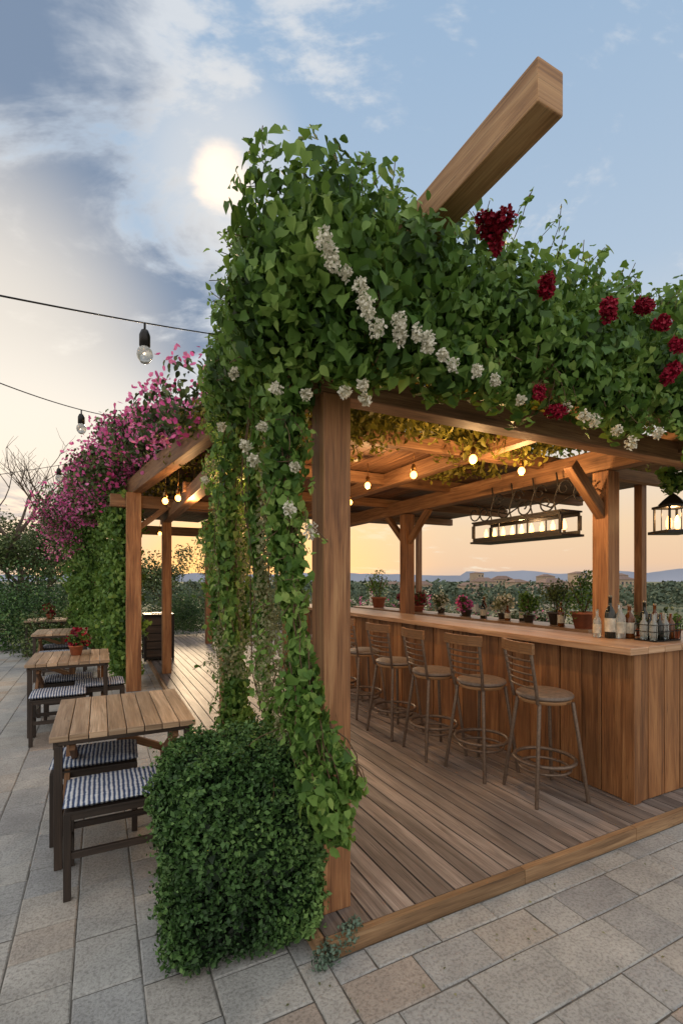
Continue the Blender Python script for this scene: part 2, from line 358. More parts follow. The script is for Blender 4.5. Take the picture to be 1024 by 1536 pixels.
nt.links.new(BUMP(nt,M(nt,'ADD',na,nb),.7,.008),bs.inputs['Normal'])
jm=plain('paving_joint',lin(98,94,88),.95,0,20,.4)
mb=MB(); 
pav_region(mb,-9,-.13,-3.2,15,'b',.25); pav_region(mb,-.13,7.5,-3.2,-.235,'a',.2)
mb.box(-9.2,7.6,-3.4,15,-.04,-.006,1)
mb.build('terrace_paving',[pm,jm],mw=FR)
# ---------------------------------------------------------------- deck
mb=MB(); a=-.12; 
while a<5.0:
    b=-.19
    while b<12:
        L=random.uniform(2.6,4.2); e=min(b+L,12); zt=.07+random.uniform(-.001,.001)
        mb.box(a+.004,a+.111,b,e-.003,.042,zt,0); b=e
    a+=.118
a=-.12
while a<5.1:
    e=min(a+random.uniform(.7,1.2),5.1); mb.box(a,e-.004,-.232,-.195,-.006,.072,1); a=e
mb.box(-.16,-.124,-.19,12,-.006,.071,1); mb.box(-.12,5,-.19,12,-.03,.02,2)
mb.build('wooden_deck',[w_deck,w_edge,m_blk],.004,FR)
# ---------------------------------------------------------------- pergola
mb=MB()
def post(a,b,h,w=.14,m=0,z0=.07,r=None): mb.beam((a,b,z0),(a,b,h),w,w,m,side=(0,1,0),r=r)
post(0,0,2.46,r=.7); post(0,1.98,2.6,.15); post(2.8,.54,2.5,.145,r=.6); post(2.8,3.45,2.5,.145); post(2.8,6.3,2.5,.145); post(0,6.3,2.6,.14)
post(5.05,1.63,2.9,.1); post(5.05,6.3,2.9,.1)
mb.beam((-.2,0,2.525),(3.3,0,2.525),.12,.14,1)
mb.beam((.42,-.3,2.64),(4.6,-.3,2.64),.1,.13,1)
mb.beam((0,.07,2.62),(0,6.6,2.62),.13,.16,1)
mb.beam((2.8,-1.0,2.6),(2.8,6.7,2.6),.14,.18,1,r=.85)
mb.beam((1.87,-.25,2.7),(1.87,6.5,2.7),.11,.15,1,r=.8)
for bb in (1.15,2.5,3.9,5.3): mb.beam((-.1,bb,2.71),(5.1,bb,2.71),.08,.12,1)
mb.beam((5.05,-.8,2.95),(5.05,6.7,2.95),.1,.14,1)
a=.08
while a<5.0:
    mb.box(a,a+.135,1.5,6.6,2.782,2.802,3); a+=.14
for (pa,pb) in ((2.8,3.45),(2.8,6.3)):
    for sg in (-1,1): mb.beam((pa,pb,2.08),(pa,pb+sg*.5,2.52),.07,.08,1)
mb.beam((2.8,.54,2.1),(2.36,.54,2.52),.08,.09,1); mb.beam((0,0,2.52),(0,0,2.62),.14,.14,0)
mb.beam((.39,-.92,3.28),(.39,1.0,3.28),.125,.155,2,r=.93)
mb.build('pergola',[w_post,w_beam,w_raft,w_roof],.006,FR)
mb=MB()
def wp(x,y,h,w): mb.beam((x,y,0),(x,y,h),w,w,0,side=(-SA,CA,0))
wp(-3.02,6.98,2.86,.2); wp(-5.35,10.5,2.86,.2); wp(-.9,8.1,2.86,.16); wp(-3.2,11.6,2.86,.16)
mb.beam((-.95,4.0,2.98),(-6.1,11.6,2.98),.14,.24,1)
mb.beam((-3.3,6.85,2.74),(-.6,8.25,2.74),.12,.18,1); mb.beam((-5.6,10.4,2.74),(-2.9,11.75,2.74),.12,.2,1)
mb.beam((-.8,8.0,2.95),(-3.4,11.9,2.95),.12,.18,1)
dv=Vector((-5.15,7.6,0)).normalized(); sv=Vector((dv.y,-dv.x,0))
for i in range(18):
    o_=.1+i*.14; p=Vector((-1.3,4.5,3.13))+sv*o_; mb.beam(p,p+dv*8.2,.135,.02,2,side=(0,0,1))
mb.beam((-3.02,6.98,2.3),(-2.6,7.2,2.7),.08,.08,1)
mb.build('pergola',[w_post,w_beam,w_roof],.006)
# ---------------------------------------------------------------- bar
mb=MB()
def planks_b(a,b0,b1,z0,z1,t=.025):
    b=b0
    while b<b1-.02:
        w=random.choice((.14,.16,.19)); e=min(b+w,b1); o=random.choice((0,0,.008)); mb.box(a-t-o,a,b,e-.006,z0,z1,0); b=e
def planks_a(b,a0,a1,z0,z1,t=.025):
    a=a0
    while a<a1-.02:
        w=random.choice((.13,.16,.19)); e=min(a+w,a1); o=random.choice((0,.008,.02)); mb.box(a,e-.009,b-t-o,b,z0,z1,0); a=e
planks_b(2.29,.02,6.3,.075,1.10); planks_a(.0,2.27,4.4,.075,1.10)
mb.box(2.25,2.33,-.045,.045,.072,1.10,0,.6)
mb.box(2.295,2.66,.05,6.3,.071,1.095,2); mb.box(2.70,4.4,.005,.45,.071,1.094,2)
for (x0,x1) in ((2.14,2.33),(2.333,2.52),(2.523,2.72)): mb.box(x0,x1,-.09,6.4,1.10,1.148,1)
for (y0,y1) in ((-.09,.1),(.103,.29),(.293,.48)): mb.box(2.724,4.5,y0,y1,1.10,1.147,1)
mb.build('bar_counter',[w_bar,w_top,w_dark],.005,FR)
mb=MB()
mb.box(3.62,4.05,1.3,6.6,1.03,1.07,1); planks_b(3.68,1.35,6.5,.075,1.03); mb.box(3.685,4.0,1.35,6.5,.071,1.028,2)
mb.build('back_bar_shelf',[w_bar,w_top,w_dark],.005,FR)
# ---------------------------------------------------------------- bar stools
mb=MB(); sh=.70
for sx in (-1,1):
    for sy in (-1,1):
        mb.tube([(sx*.13,sy*.13,sh-.02),(sx*.16,sy*.16,.4),(sx*.20,sy*.20,0)],.0135,8,0)
ring=[(.172*math.cos(t*math.pi/14),.172*math.sin(t*math.pi/14),.20) for t in range(28)]; mb.tube(ring,.011,6,0,closed=True)
ring=[(.205*math.cos(t*math.pi/14),.205*math.sin(t*math.pi/14),.26) for t in range(28)]; mb.tube(ring,.014,6,0,closed=True)
mb.lathe((0,0,sh-.03),[(.14,0),(.175,.003),(.18,.02),(.178,.028)],24,1)
mb.lathe((0,0,sh),[(.18,0),(.195,.012),(.19,.03),(.15,.042),(.01,.044)],28,2)
for sy in (-1,1): mb.tube([(-.15,sy*.14,sh-.02),(-.175,sy*.155,sh+.1),(-.225,sy*.165,sh+.37)],.012,8,0)
for i in range(5):
    zz=sh+.09+i*.047; xx=-.172-.05*(zz-sh-.09)/.28
    mb.tube([(xx,-.158,zz),(xx-.022,-.08,zz),(xx-.03,0,zz),(xx-.022,.08,zz),(xx,.158,zz)],.008,6,0)
pts=[(-.215,-.185),(-.245,-.09),(-.255,0),(-.245,.09),(-.215,.185)]
for (p,q) in zip(pts[:-1],pts[1:]): mb.beam((p[0],p[1]-.002,sh+.365),(q[0],q[1]+.002,sh+.365),.026,.075,1,r=.6)
st0=mb.build('bar_stool',[m_iron,w_seat,m_leath],.003)
def place(ob,a,b,rot,z=.07): ob.matrix_world=FR@Matrix.Translation((a,b,z))@Matrix.Rotation(rot,4,'Z')
place(st0,1.86,.36,-.25)
for a,b,rt in ((1.77,.90,.12),(1.68,1.4,-.1),(1.66,2.0,.1),(1.72,2.75,0),(1.75,3.4,.1),(1.75,4.2,-.1)):
    o=st0.copy(); S.collection.objects.link(o); place(o,a,b,rt)
# ---------------------------------------------------------------- tables & benches
mb=MB(); n=8
for i in range(n):
    x0=-.385+i*.0965; mb.box(x0,x0+.0915,-.46-random.uniform(0,.006),.46,.716,.75+random.uniform(-.001,.001),0)
for sy in (-1,1): mb.beam((-.36,sy*.40,.699),(.36,sy*.40,.699),.04,.034,1)
for sx in (-1,1):
    mb.beam((sx*.355,-.42,.69),(sx*.355,.42,.69),.03,.05,1)
    for sy in (-1,1): mb.beam((sx*.345,sy*.40,0),(sx*.345,sy*.40,.68),.042,.042,1)
    mb.beam((sx*.34,-.40,.16),(sx*.34,.40,.16),.028,.034,1)
    mb.beam((sx*.315,-.37,.30),(sx*.315,.37,.66),.03,.05,2); mb.beam((sx*.28,.37,.30),(sx*.28,-.37,.66),.03,.05,2)
mb.beam((0,.3,0),(0,.3,.68),.06,.06,2); mb.beam((-.3,.3,.62),(.3,.3,.35),.035,.05,2)
t0=mb.build('patio_table',[w_tab,w_leg,w_beam],.003); place(t0,-.84,1.42,0,.001)
for a,b in ((-1.27,4.1),(-1.55,7.2),(-2.0,10.2)):
    o=t0.copy(); S.collection.objects.link(o); place(o,a,b,0,.001)
cm,nt,bs,_=newmat('striped_cushion'); tc=nt.nodes.new('ShaderNodeTexCoord').outputs['Object']; cx,cy,cz=SEP(nt,tc)
wob=M(nt,'MULTIPLY_ADD',NOISE(nt,tc,14,3),.012,cx); st=M(nt,'SINE',M(nt,'MULTIPLY',wob,270.0)); brk=NOISE(nt,COMB(nt,M(nt,'MULTIPLY',cx,12),M(nt,'MULTIPLY',cy,60),0.0),1.0,3)
cc=RAMP(nt,M(nt,'ADD',M(nt,'MULTIPLY_ADD',st,.38,.5),M(nt,'MULTIPLY_ADD',brk,1.1,-.55)),[(.34,lin(48,64,98)),(.52,lin(152,162,180)),(1,lin(208,210,212))])
nt.links.new(cc,bs.inputs['Base Color']); bs.inputs['Roughness'].default_value=.9; nt.links.new(BUMP(nt,st,.4,.004),bs.inputs['Normal'])
mb=MB(); 
for sx in (-1,1):
    for sy in (-1,1): mb.beam((sx*.225,sy*.165,0),(sx*.225,sy*.165,.43),.034,.034,0)
    mb.beam((sx*.225,-.15,.18),(sx*.225,.15,.18),.022,.03,0); mb.beam((sx*.225,-.15,.41),(sx*.225,.15,.41),.026,.04,0)
for sy in (-1,1): mb.beam((-.21,sy*.165,.22),(.21,sy*.165,.22),.022,.034,0); mb.beam((-.21,sy*.165,.415),(.21,sy*.165,.415),.026,.034,0)
for i in range(5): mb.box(-.24,.24,-.185+i*.075,-.185+i*.075+.068,.431,.443,0)
nx,ny=22,12; k0=len(mb.v)
for s in (1,-1):
    for i in range(nx+1):
        for j in range(ny+1):
            u=i/nx*2-1; v=j/ny*2-1; e=(1-abs(u)**5)*(1-abs(v)**5); hgt=.026*max(e,0)**.4+.003*math.sin(u*40)*e
            mb.v.append(Vector((u*.245,v*.19,.470+s*hgt)))
for s in (0,1):
    for i in range(nx):
        for j in range(ny):
            b=k0+s*(nx+1)*(ny+1)+i*(ny+1)+j; q=(b,b+ny+1,b+ny+2,b+1); mb.face(q if s==0 else q[::-1],[(0,0)]*4,1,.5,True)
b0=mb.build('cushioned_bench',[w_leg,cm],.002); place(b0,-.90,.86,0,.001)
for a,b in ((-1.0,1.45),(-1.35,3.55),(-1.3,4.35),(-.98,3.9),(-1.6,6.6),(-1.6,7.5)):
    o=b0.copy(); S.collection.objects.link(o); place(o,a,b,random.uniform(-.05,.05),.001)
# ---------------------------------------------------------------- vines
C=[];Rd=[]
def addc(a,b,z,r): C.append(W(a,b,z)); Rd.append(r)
for i in range(46):
    a=-.26+i*.115; 
    addc(a,-.22+random.uniform(-.12,.05),2.83+random.uniform(-.06,.08),random.uniform(.14,.25))
    addc(a,-.12+random.uniform(-.15,.1),3.07+random.uniform(-.08,.1),random.uniform(.16,.27))
    addc(a,.15+random.uniform(-.1,.15),3.13+random.uniform(-.1,.18)+(.06 if 0<a<.5 else 0)+.06*max(0,a-1),random.uniform(.15,.27))
for i in range(14):
    b=-.1+i*.12; aa=-.24+.12*b
    addc(aa+random.uniform(-.05,.05),b,2.82,random.uniform(.18,.25)); addc(aa+.05+random.uniform(-.05,.05),b,3.04,random.uniform(.2,.26))
    addc(aa+.2,b,3.12,.24)
for _ in range(16): addc(random.uniform(-.36,-.05),random.uniform(-.32,.2),random.uniform(2.48,2.9),random.uniform(.09,.17))
for _ in range(24): addc(random.uniform(-.05,.62),-.36+random.uniform(-.06,.06),random.uniform(2.46,2.76),random.uniform(.08,.15))
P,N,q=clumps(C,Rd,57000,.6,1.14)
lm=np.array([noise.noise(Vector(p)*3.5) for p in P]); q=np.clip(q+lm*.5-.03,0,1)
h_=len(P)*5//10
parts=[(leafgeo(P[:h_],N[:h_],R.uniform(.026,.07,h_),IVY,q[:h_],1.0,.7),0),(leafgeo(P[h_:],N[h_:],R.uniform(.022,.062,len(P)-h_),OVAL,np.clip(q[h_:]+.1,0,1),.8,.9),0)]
allP=[P]
Cf=[];Rf=[]
for i in range(60):
    a=random.uniform(.6,4.6); 
    l=random.uniform(.05,.22); Cf.append(W(a,-.34+random.uniform(-.1,.12),2.66-l/2)); Rf.append((.07,.07,l))
for a_,z_,l_ in ((1.35,2.62,.22),(1.15,2.66,.2),(1.6,2.6,.2),(.5,2.75,.12),(2.1,2.6,.15),(2.6,2.6,.2)):
    Cf.append(W(a_,-.4,z_)); Rf.append((.12,.1,l_))
P,N,q=clumps(Cf,Rf,6500,.2,1.1); parts.append((leafgeo(P,N,R.uniform(.03,.06,len(P)),IVY,q,1.0,.6),0)); allP.append(P)
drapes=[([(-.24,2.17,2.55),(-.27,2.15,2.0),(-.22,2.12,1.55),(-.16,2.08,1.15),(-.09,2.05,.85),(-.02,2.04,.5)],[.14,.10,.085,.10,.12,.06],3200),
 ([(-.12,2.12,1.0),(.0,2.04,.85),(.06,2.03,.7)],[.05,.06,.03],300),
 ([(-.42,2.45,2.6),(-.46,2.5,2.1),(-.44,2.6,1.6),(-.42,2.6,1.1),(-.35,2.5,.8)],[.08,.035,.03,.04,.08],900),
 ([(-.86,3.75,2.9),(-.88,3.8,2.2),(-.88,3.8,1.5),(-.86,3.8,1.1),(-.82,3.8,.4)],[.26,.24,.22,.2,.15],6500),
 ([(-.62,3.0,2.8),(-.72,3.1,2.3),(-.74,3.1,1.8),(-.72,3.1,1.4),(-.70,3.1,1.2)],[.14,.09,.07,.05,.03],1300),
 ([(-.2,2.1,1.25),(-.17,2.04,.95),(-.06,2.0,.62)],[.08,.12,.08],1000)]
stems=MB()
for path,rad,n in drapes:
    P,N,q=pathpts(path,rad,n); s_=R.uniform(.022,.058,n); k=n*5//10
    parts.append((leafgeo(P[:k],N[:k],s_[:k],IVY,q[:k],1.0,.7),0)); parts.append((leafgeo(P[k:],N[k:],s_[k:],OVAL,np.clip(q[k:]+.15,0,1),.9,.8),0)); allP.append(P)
    for k in range(9):
        pr=[];jx,jy=random.uniform(-.06,.06),random.uniform(-.04,.04)
        for i in range(len(path)-1):
            for t in (0,.33,.66):
                p=Vector(path[i]).lerp(Vector(path[i+1]),t); pr.append(p+Vector((jx+random.uniform(-.02,.02),jy+random.uniform(-.02,.02),0)))
        stems.tube(pr,random.uniform(.002,.004),5,0)
P,N,q=pathpts([(-.36,2.4,2.3),(-.38,2.5,1.7),(-.33,2.4,1.2),(-.25,2.3,.8)],[.07,.07,.12,.15],2400); parts.append((leafgeo(P,N,R.uniform(.015,.03,len(P)),SMALL,q,.5,.9),1))
P,N,q=pathpts([(-.78,3.3,2.4),(-.8,3.5,1.7),(-.8,3.5,.9)],[.16,.16,.18],2600); parts.append((leafgeo(P,N,R.uniform(.02,.035,len(P)),SMALL,q,.5,.9),1))
def shoot(p,d,L,n=9,s=.035):
    p=Vector(p);d=Vector(d).normalized();pts=[];cur=p.copy()
    for i in range(6):
        pts.append(cur.copy()); d=(d+Vector((random.uniform(-.25,.25),random.uniform(-.25,.25),random.uniform(-.2,.12)))).normalized(); cur=cur+d*L/6
    stems.tube(pts,.0022,4,0)
    t=np.linspace(.1,1,n)*5; A=np.array([tuple(v) for v in pts]); PP=np.stack([np.interp(t,range(6),A[:,i]) for i in range(3)],1)+R.normal(0,.012,(n,3))
    parts.append((leafgeo(PP,nrm(R.normal(size=(n,3))+np.array([0,-.6,.5])),R.uniform(s*.6,s*1.2,n),OVAL,R.uniform(.6,1,n),.2,.8),0))
for _ in range(170):
    a=random.uniform(-.4,4.5); b=random.uniform(-.3,.4); shoot(W(a,b,3.26+.04*a),(random.uniform(-.5,.5),random.uniform(-.5,.1),1),random.uniform(.12,.30),11)
for _ in range(60):
    b=random.uniform(-.2,1.4); shoot(W(-.36+.1*b,b,random.uniform(2.6,3.2)),(-1,-.2,random.uniform(-.6,.8)),random.uniform(.1,.22))
for _ in range(90):
    a=random.uniform(.0,4.5); shoot(W(a,-.4,random.uniform(2.55,2.8)),(random.uniform(-.3,.3),-.3,-1),random.uniform(.12,.3),12)
for _ in range(40):
    z_=random.uniform(.8,2.3); shoot((-.22+random.uniform(-.1,.08),2.08,z_),(random.uniform(-1,.7),-.4,random.uniform(-1,.2)),random.uniform(.08,.2),8,.032)
for _ in range(40):
    z_=random.uniform(.6,2.6); shoot((-.86+random.uniform(-.2,.2),3.7,z_),(random.uniform(-1,1),-.4,random.uniform(-1,.2)),random.uniform(.1,.25),8,.035)
for a,b,L in ((1.0,-.1,.45),(.95,0,.4),(.15,0,.36),(.3,-.05,.36),(1.15,0,.35)): 
    for _ in range(3): shoot(W(a+random.uniform(-.08,.08),b,3.32),(random.uniform(-.3,.3),-.1,1),L,16)
vine=leafobj('climbing_vine',parts,[m_vine,m_grey]); so_=stems.build('stems',[m_stem]); so_.parent=vine
Cc=[];Rc=[]
for _ in range(120):
    a=random.uniform(-.05,3.2);b=random.uniform(.15,1.5); Cc.append(W(a,b,2.86+random.uniform(-.05,.12)+.04*a)); Rc.append((.24,.24,.15))
for _ in range(26):
    a=random.uniform(.1,2.4);b=random.uniform(.4,1.9); Cc.append(W(a,b,2.70)); Rc.append((.18,.14,.10))
for _ in range(60):
    a=random.uniform(-.1,5.0);b=random.uniform(1.5,6.4); Cc.append(W(a,b,2.98+random.uniform(-.02,.1))); Rc.append((.4,.4,.16))
P,N,q=clumps(Cc,Rc,34000,.4,1.1); 
rt=leafobj('roof_vine',[(leafgeo(P,N,R.uniform(.035,.065,len(P)),OVAL,q,.9,.9),0)],[m_vine2])
Cc=[];Rc=[]
for _ in range(120):
    a=random.uniform(.6,5.4);b=random.uniform(-.1,2.5); Cc.append(W(a,b,3.3+.06*a+random.uniform(-.1,.1))); Rc.append((.3,.3,.2))
P,N,q=clumps(Cc,Rc,10000,.5,1.1); leafobj('climbing_vine',[(leafgeo(P,N,R.uniform(.04,.07,len(P)),IVY,q,.9,.8),0)],[m_vine])
# left wing creeper
L0=Vector((-1.25,4.2,0));L1=Vector((-5.7,11.0,0)); Cc=[];Rc=[]; perp=Vector((-.83,-.55,0))
for i in range(150):
    t=random.random(); p=L0.lerp(L1,t)
    o=random.uniform(-.9,.22); zz=3.20+.52*min(1,t*1.6)+random.uniform(-.08,.22)-(.3*max(0,o)); r_=random.uniform(.18,.30)+.1*t
    Cc.append(tuple(p+perp*o+Vector((0,0,zz)))); Rc.append(r_)
for i in range(46):
    t=random.uniform(.45,1.05); p=L0.lerp(L1,t); Cc.append(tuple(p+perp*random.uniform(.1,.45)+Vector((0,0,random.uniform(3.0,3.5))))); Rc.append(.32)
for i in range(12):
    p=L0.lerp(L1,random.uniform(.92,1.1)); Cc.append(tuple(p+perp*random.uniform(.2,.8)+Vector((0,0,random.uniform(2.5,3.2))))); Rc.append(.4)
P,N,q=clumps(Cc,Rc,32000,.6,1.12); parts=[(leafgeo(P,N,R.uniform(.04,.08,len(P)),OVAL,q,.8,.8),0)]
PL=P;NL=N
for base,top,rad,n in (((-3.22,7.15,.1),(-3.2,7.1,2.9),.24,1),((-3.4,7.4,.2),(-3.35,7.4,3.0),.34,2),((-5.2,10.2,.2),(-5.35,10.3,2.9),.4,2),((-4.3,8.8,.4),(-4.4,9.0,3.0),.28,1),((-5.9,10.9,.1),(-6.0,11,3),.5,2)):
    P,N,q=pathpts([base,top],rad,2300*n); parts.append((leafgeo(P,N,R.uniform(.04,.075,len(P)),IVY,q,1,.8),2))
mask=np.array([noise.noise(Vector(p)*1.9)+.6*noise.noise(Vector(p)*6) for p in PL])
ii=np.where(mask>-.03)[0]; ii=R.choice(ii,min(17000,len(ii)),replace=False)
PP=PL[ii]+NL[ii]*.06
parts.append((leafgeo(PP,NL[ii],R.uniform(.034,.064,len(PP)),PETAL,np.clip(R.random(len(PP))*.8+.1+mask[ii]*.8,0,1),.1,1.0),1))
leafobj('flowering_creeper',parts,[m_shrub,m_pink,m_vine])
# ---------------------------------------------------------------- blossoms resting on the foliage surface
A=np.concatenate(allP)
TX=A[:,0]/A[:,1]; TZ=(A[:,2]-EYE)/A[:,1]
def onfoliage(px,py):
    tx=(px-512)/720; tz=(870-py)/720; m=(np.abs(TX-tx)<.03)&(np.abs(TZ-tz)<.035)
    d=A[m][:,1].min()-.025 if m.sum()>3 else 2.1
    return np.array([tx*d,d,EYE+tz*d])
def flowerball(c,r,n,T,s):
    d=nrm(R.normal(size=(n,3))); q=R.random(n)**.4; P=c+d*np.array(r)*q[:,None]
    return leafgeo(P,nrm(d+.01),R.uniform(.7,1.2,n)*s,T,np.clip(q*.7+R.random(n)*.3,0,1),.0,.6)
for px,py,r in ((738,345,.058),(818,427,.037),(908,462,.042),(966,460,.045),(994,482,.036),(1008,562,.045),(835,618,.04),(803,592,.025),(1015,520,.035)):
    c=onfoliage(px,py); cs=[c+R.normal(0,r*.4,3) for _ in range(4)]
    parts=[(flowerball(c_,(r*.75,r*.75,r*.7),150,PETAL,r*.40),0) for c_ in cs]
    if px==738: parts.append((flowerball(c+np.array([.015,0,-.07]),(.018,.018,.045),70,PETAL,.026),0))
    leafobj('red_rose',parts,[m_rose])
for px,py,rx,rz in ((484,358,.028,.038),(494,388,.028,.05),(541,430,.024,.036),(551,462,.028,.05),(565,492,.032,.035),(598,486,.024,.052),(606,508,.024,.026),(640,514,.026,.048),(680,548,.026,.028),(520,410,.018,.025),(622,500,.018,.03),(661,532,.018,.024),(715,556,.02,.026),(745,570,.018,.02),
    (411,583,.024,.024),(460,592,.021,.021),(514,588,.022,.022),(546,600,.022,.022),(543,577,.018,.02),(370,670,.024,.024),(333,640,.022,.022),(437,762,.022,.03),(468,796,.03,.035),(888,632,.030,.036),(948,664,.030,.038),(922,646,.024,.024),(848,610,.024,.03),(310,720,.02,.02),(380,690,.02,.02),(875,624,.022,.024),(440,700,.016,.016),(395,640,.016,.016),(985,650,.022,.026),(780,600,.018,.02),(350,560,.016,.02)):
    c=onfoliage(px,py); k=max(1,int(rz/.022)); 
    pp=[(flowerball(c+np.array([R.normal(0,.006),0,(i-(k-1)/2)*rz*1.5/k]),(rx*(1-.3*(k-1-i)/max(k,1)),rx,rz*.5 if k>1 else rz),90,PETAL,.014),0) for i in range(k)]
    leafobj('white_blossom_cluster',pp,[m_white])
# ---------------------------------------------------------------- box hedge
def surf_box(a0,a1,b0,b1,z0,z1,n,depth=.07,am=1.0):
    dims=[(b1-b0)*(z1-z0)]*2+[(a1-a0)*(z1-z0)]*2+[(a1-a0)*(b1-b0)]; k=R.choice(5,n,p=np.array(dims)/sum(dims)); u,v=R.random(n),R.random(n)
    a=np.where(k==0,a0,np.where(k==1,a1,a0+(a1-a0)*u)); b=np.where(k==2,b0,np.where(k==3,b1,np.where(k==4,b0+(b1-b0)*v,b0+(b1-b0)*u))); z=np.where(k==4,z1,z0+(z1-z0)*v)
    Nn=np.array([(-1,0,0),(1,0,0),(0,-1,0),(0,1,0),(0,0,1)],float)[k]
    P=np.stack([a,b,z],1)
    c=np.array([(a0+a1)/2,(b0+b1)/2,(z0+z1)/2]); 
    h=np.array([(a1-a0)/2,(b1-b0)/2,(z1-z0)/2]); rel=(P-c)/h; l4=(np.abs(rel)**7).sum(1)**(1/7); P=c+(rel/l4[:,None])*h*1.02
    lump=np.array([noise.noise(Vector(p)*5)*.065+noise.noise(Vector(p)*15)*.045 for p in P])*am
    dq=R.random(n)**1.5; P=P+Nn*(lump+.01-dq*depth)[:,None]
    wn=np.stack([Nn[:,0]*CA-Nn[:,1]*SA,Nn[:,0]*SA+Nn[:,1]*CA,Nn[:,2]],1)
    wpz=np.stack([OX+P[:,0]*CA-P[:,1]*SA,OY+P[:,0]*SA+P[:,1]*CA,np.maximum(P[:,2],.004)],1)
    return wpz,wn,np.clip((1-dq)*.55+R.random(n)*.4+lump*5,0,1)  # deeper leaves get a darker colour, standing in for shade inside the hedge
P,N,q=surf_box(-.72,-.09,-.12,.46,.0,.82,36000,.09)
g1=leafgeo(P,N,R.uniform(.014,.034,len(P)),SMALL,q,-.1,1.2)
P2,N2,q2=surf_box(-.67,-.14,-.07,.41,.03,.77,7000,.03); g2=leafgeo(P2,N2,.055,DIA,q2*.1,.2,.9)  # inner layer of darkest leaves: hedge's inner shade painted as colour
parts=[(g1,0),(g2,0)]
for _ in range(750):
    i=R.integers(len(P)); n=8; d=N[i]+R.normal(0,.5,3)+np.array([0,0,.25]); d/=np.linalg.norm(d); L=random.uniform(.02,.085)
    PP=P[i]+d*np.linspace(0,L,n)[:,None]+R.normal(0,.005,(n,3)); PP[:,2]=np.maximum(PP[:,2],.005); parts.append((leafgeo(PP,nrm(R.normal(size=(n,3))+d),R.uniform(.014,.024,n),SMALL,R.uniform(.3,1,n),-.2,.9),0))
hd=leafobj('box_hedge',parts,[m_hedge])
P,N,q=clumps([(.02,2.07,.06),(-.04,2.02,.04),(-.08,1.98,.03),(.06,2.12,.08)],[.045,.045,.04,.03],500,.2,1.1); P[:,2]=np.maximum(P[:,2],.006)
leafobj('succulent_tuft',[(leafgeo(P,N,R.uniform(.012,.024,len(P)),SMALL,q,-.5,.8),0)],[leafmat('succulent',[(0,lin(50,70,54)),(1,lin(112,134,116))],0)])
n=70; aa=R.uniform(-1.6,2.2,n); bb=-.25-np.abs(R.normal(0,.35,n)); PP=np.array([W(a_,b_,.006) for a_,b_ in zip(aa,bb)])
leafobj('fallen_leaves',[(leafgeo(PP,np.tile([0,0,1.],(n,1)),R.uniform(.008,.02,n),SMALL,R.random(n),0,.25),0)],[m_grey])
# ---------------------------------------------------------------- lights
def point(loc,e,parent=None,r=.03,col=(1,.58,.25)):
    l=bpy.data.lights.new('glow','POINT'); l.energy=e; l.color=col; l.shadow_soft_size=r; o=bpy.data.objects.new('glow',l); S.collection.objects.link(o); o.location=loc
    if parent: o.parent=parent
def bulb(mb,p,s=1.0):
    x,y,z=p
    mb.tube([(x,y,z),(x,y,z-.03*s)],.004*s,6,0)
    mb.lathe((x,y,z-.085*s),[(.010*s,0),(.019*s,.002),(.019*s,.04*s),(.012*s,.058*s),(.004*s,.06*s)],12,0)
    prof=[(.002,-.062),(.014,-.058),(.024,-.045),(.028,-.03),(.025,-.014),(.015,-.002),(.012,0)]
    mb.lathe((x,y,z-.085*s),[(a*s,b*s) for a,b in prof],16,1,r=.5)
def sag(p0,p1,s,n=24):
    p0=Vector(p0);p1=Vector(p1); return [p0.lerp(p1,i/n)-Vector((0,0,s*4*(i/n)*(1-i/n))) for i in range(n+1)]
for p0,p1,s,tb,sc in (((-1.25,.25,1.98),(-.62,2.45,2.85),.02,(.75,),1.1),((-1.7,.9,2.50),(-1.62,4.2,3.0),.16,(.65,.2),1.05),((-2.3,1.2,1.70),(-3.1,6.3,3.22),.04,(.725,.25),1.15)):
    mb=MB(); pts=sag(p0,p1,s,40); mb.tube(pts,.0028,6,0)
    for t in tb: bulb(mb,pts[int(t*40)],sc)
    mb.build('string_lights',[m_blk,m_glass])
lit=[(.93,3.4,2.57),(.60,4.0,2.59),(.25,4.6,2.62),(1.46,3.9,2.60),(.1,5.6,2.62),(-.78,3.45,2.50)]
mb=MB()
for p in lit: bulb(mb,p,1.0); mb.tube([p,(p[0],p[1],2.72)],.003,5,0)
ob=mb.build('pendant_bulbs',[m_brt,m_bulb])
for i in (0,2,3,5): p=lit[i]; point((p[0],p[1],p[2]-.20),21 if i!=5 else 8,ob)
mb=MB(); lit2=[(-1.72,5.6,2.72),(-1.87,5.5,2.67),(-1.98,5.4,2.62),(-3.4,9.0,2.6)]
for p in lit2: bulb(mb,p,1.15); mb.tube([p,(p[0]+.02,p[1],3.05)],.003,5,0)
ob=mb.build('pendant_bulbs',[m_brt,m_bulb])
p=lit2[1]; point((p[0]+.1,p[1]+.1,p[2]-.22),24,ob)
mb=MB(); La=2.62; b0_,b1_=.74,1.80
mb.box(La-.14,La+.14,b0_-.03,b1_+.03,1.975,1.995,0); mb.box(La-.13,La+.13,b0_-.02,b1_+.02,2.185,2.20,0)
for da in (-.12,.12):
    mb.beam((La+da,b0_,2.013),(La+da,b1_,2.013),.022,.034,0); mb.beam((La+da,b0_,2.17),(La+da,b1_,2.17),.02,.028,0)
    for k in (0,3,6,9):
        bb=b0_+(b1_-b0_)*k/9; mb.beam((La+da,bb,2.03),(La+da,bb,2.158),.012 if 0<k<9 else .026,.012 if 0<k<9 else .026,0)
for i in range(9):
    bb=b0_+.06+i*.1178; mb.lathe((La,bb,1.996),[(.022,0),(.022,.01),(.012,.012),(.012,.04)],10,0)
    mb.lathe((La,bb,2.036),[(.010,0),(.021,.02),(.019,.05),(.009,.08),(.002,.095)],12,1)
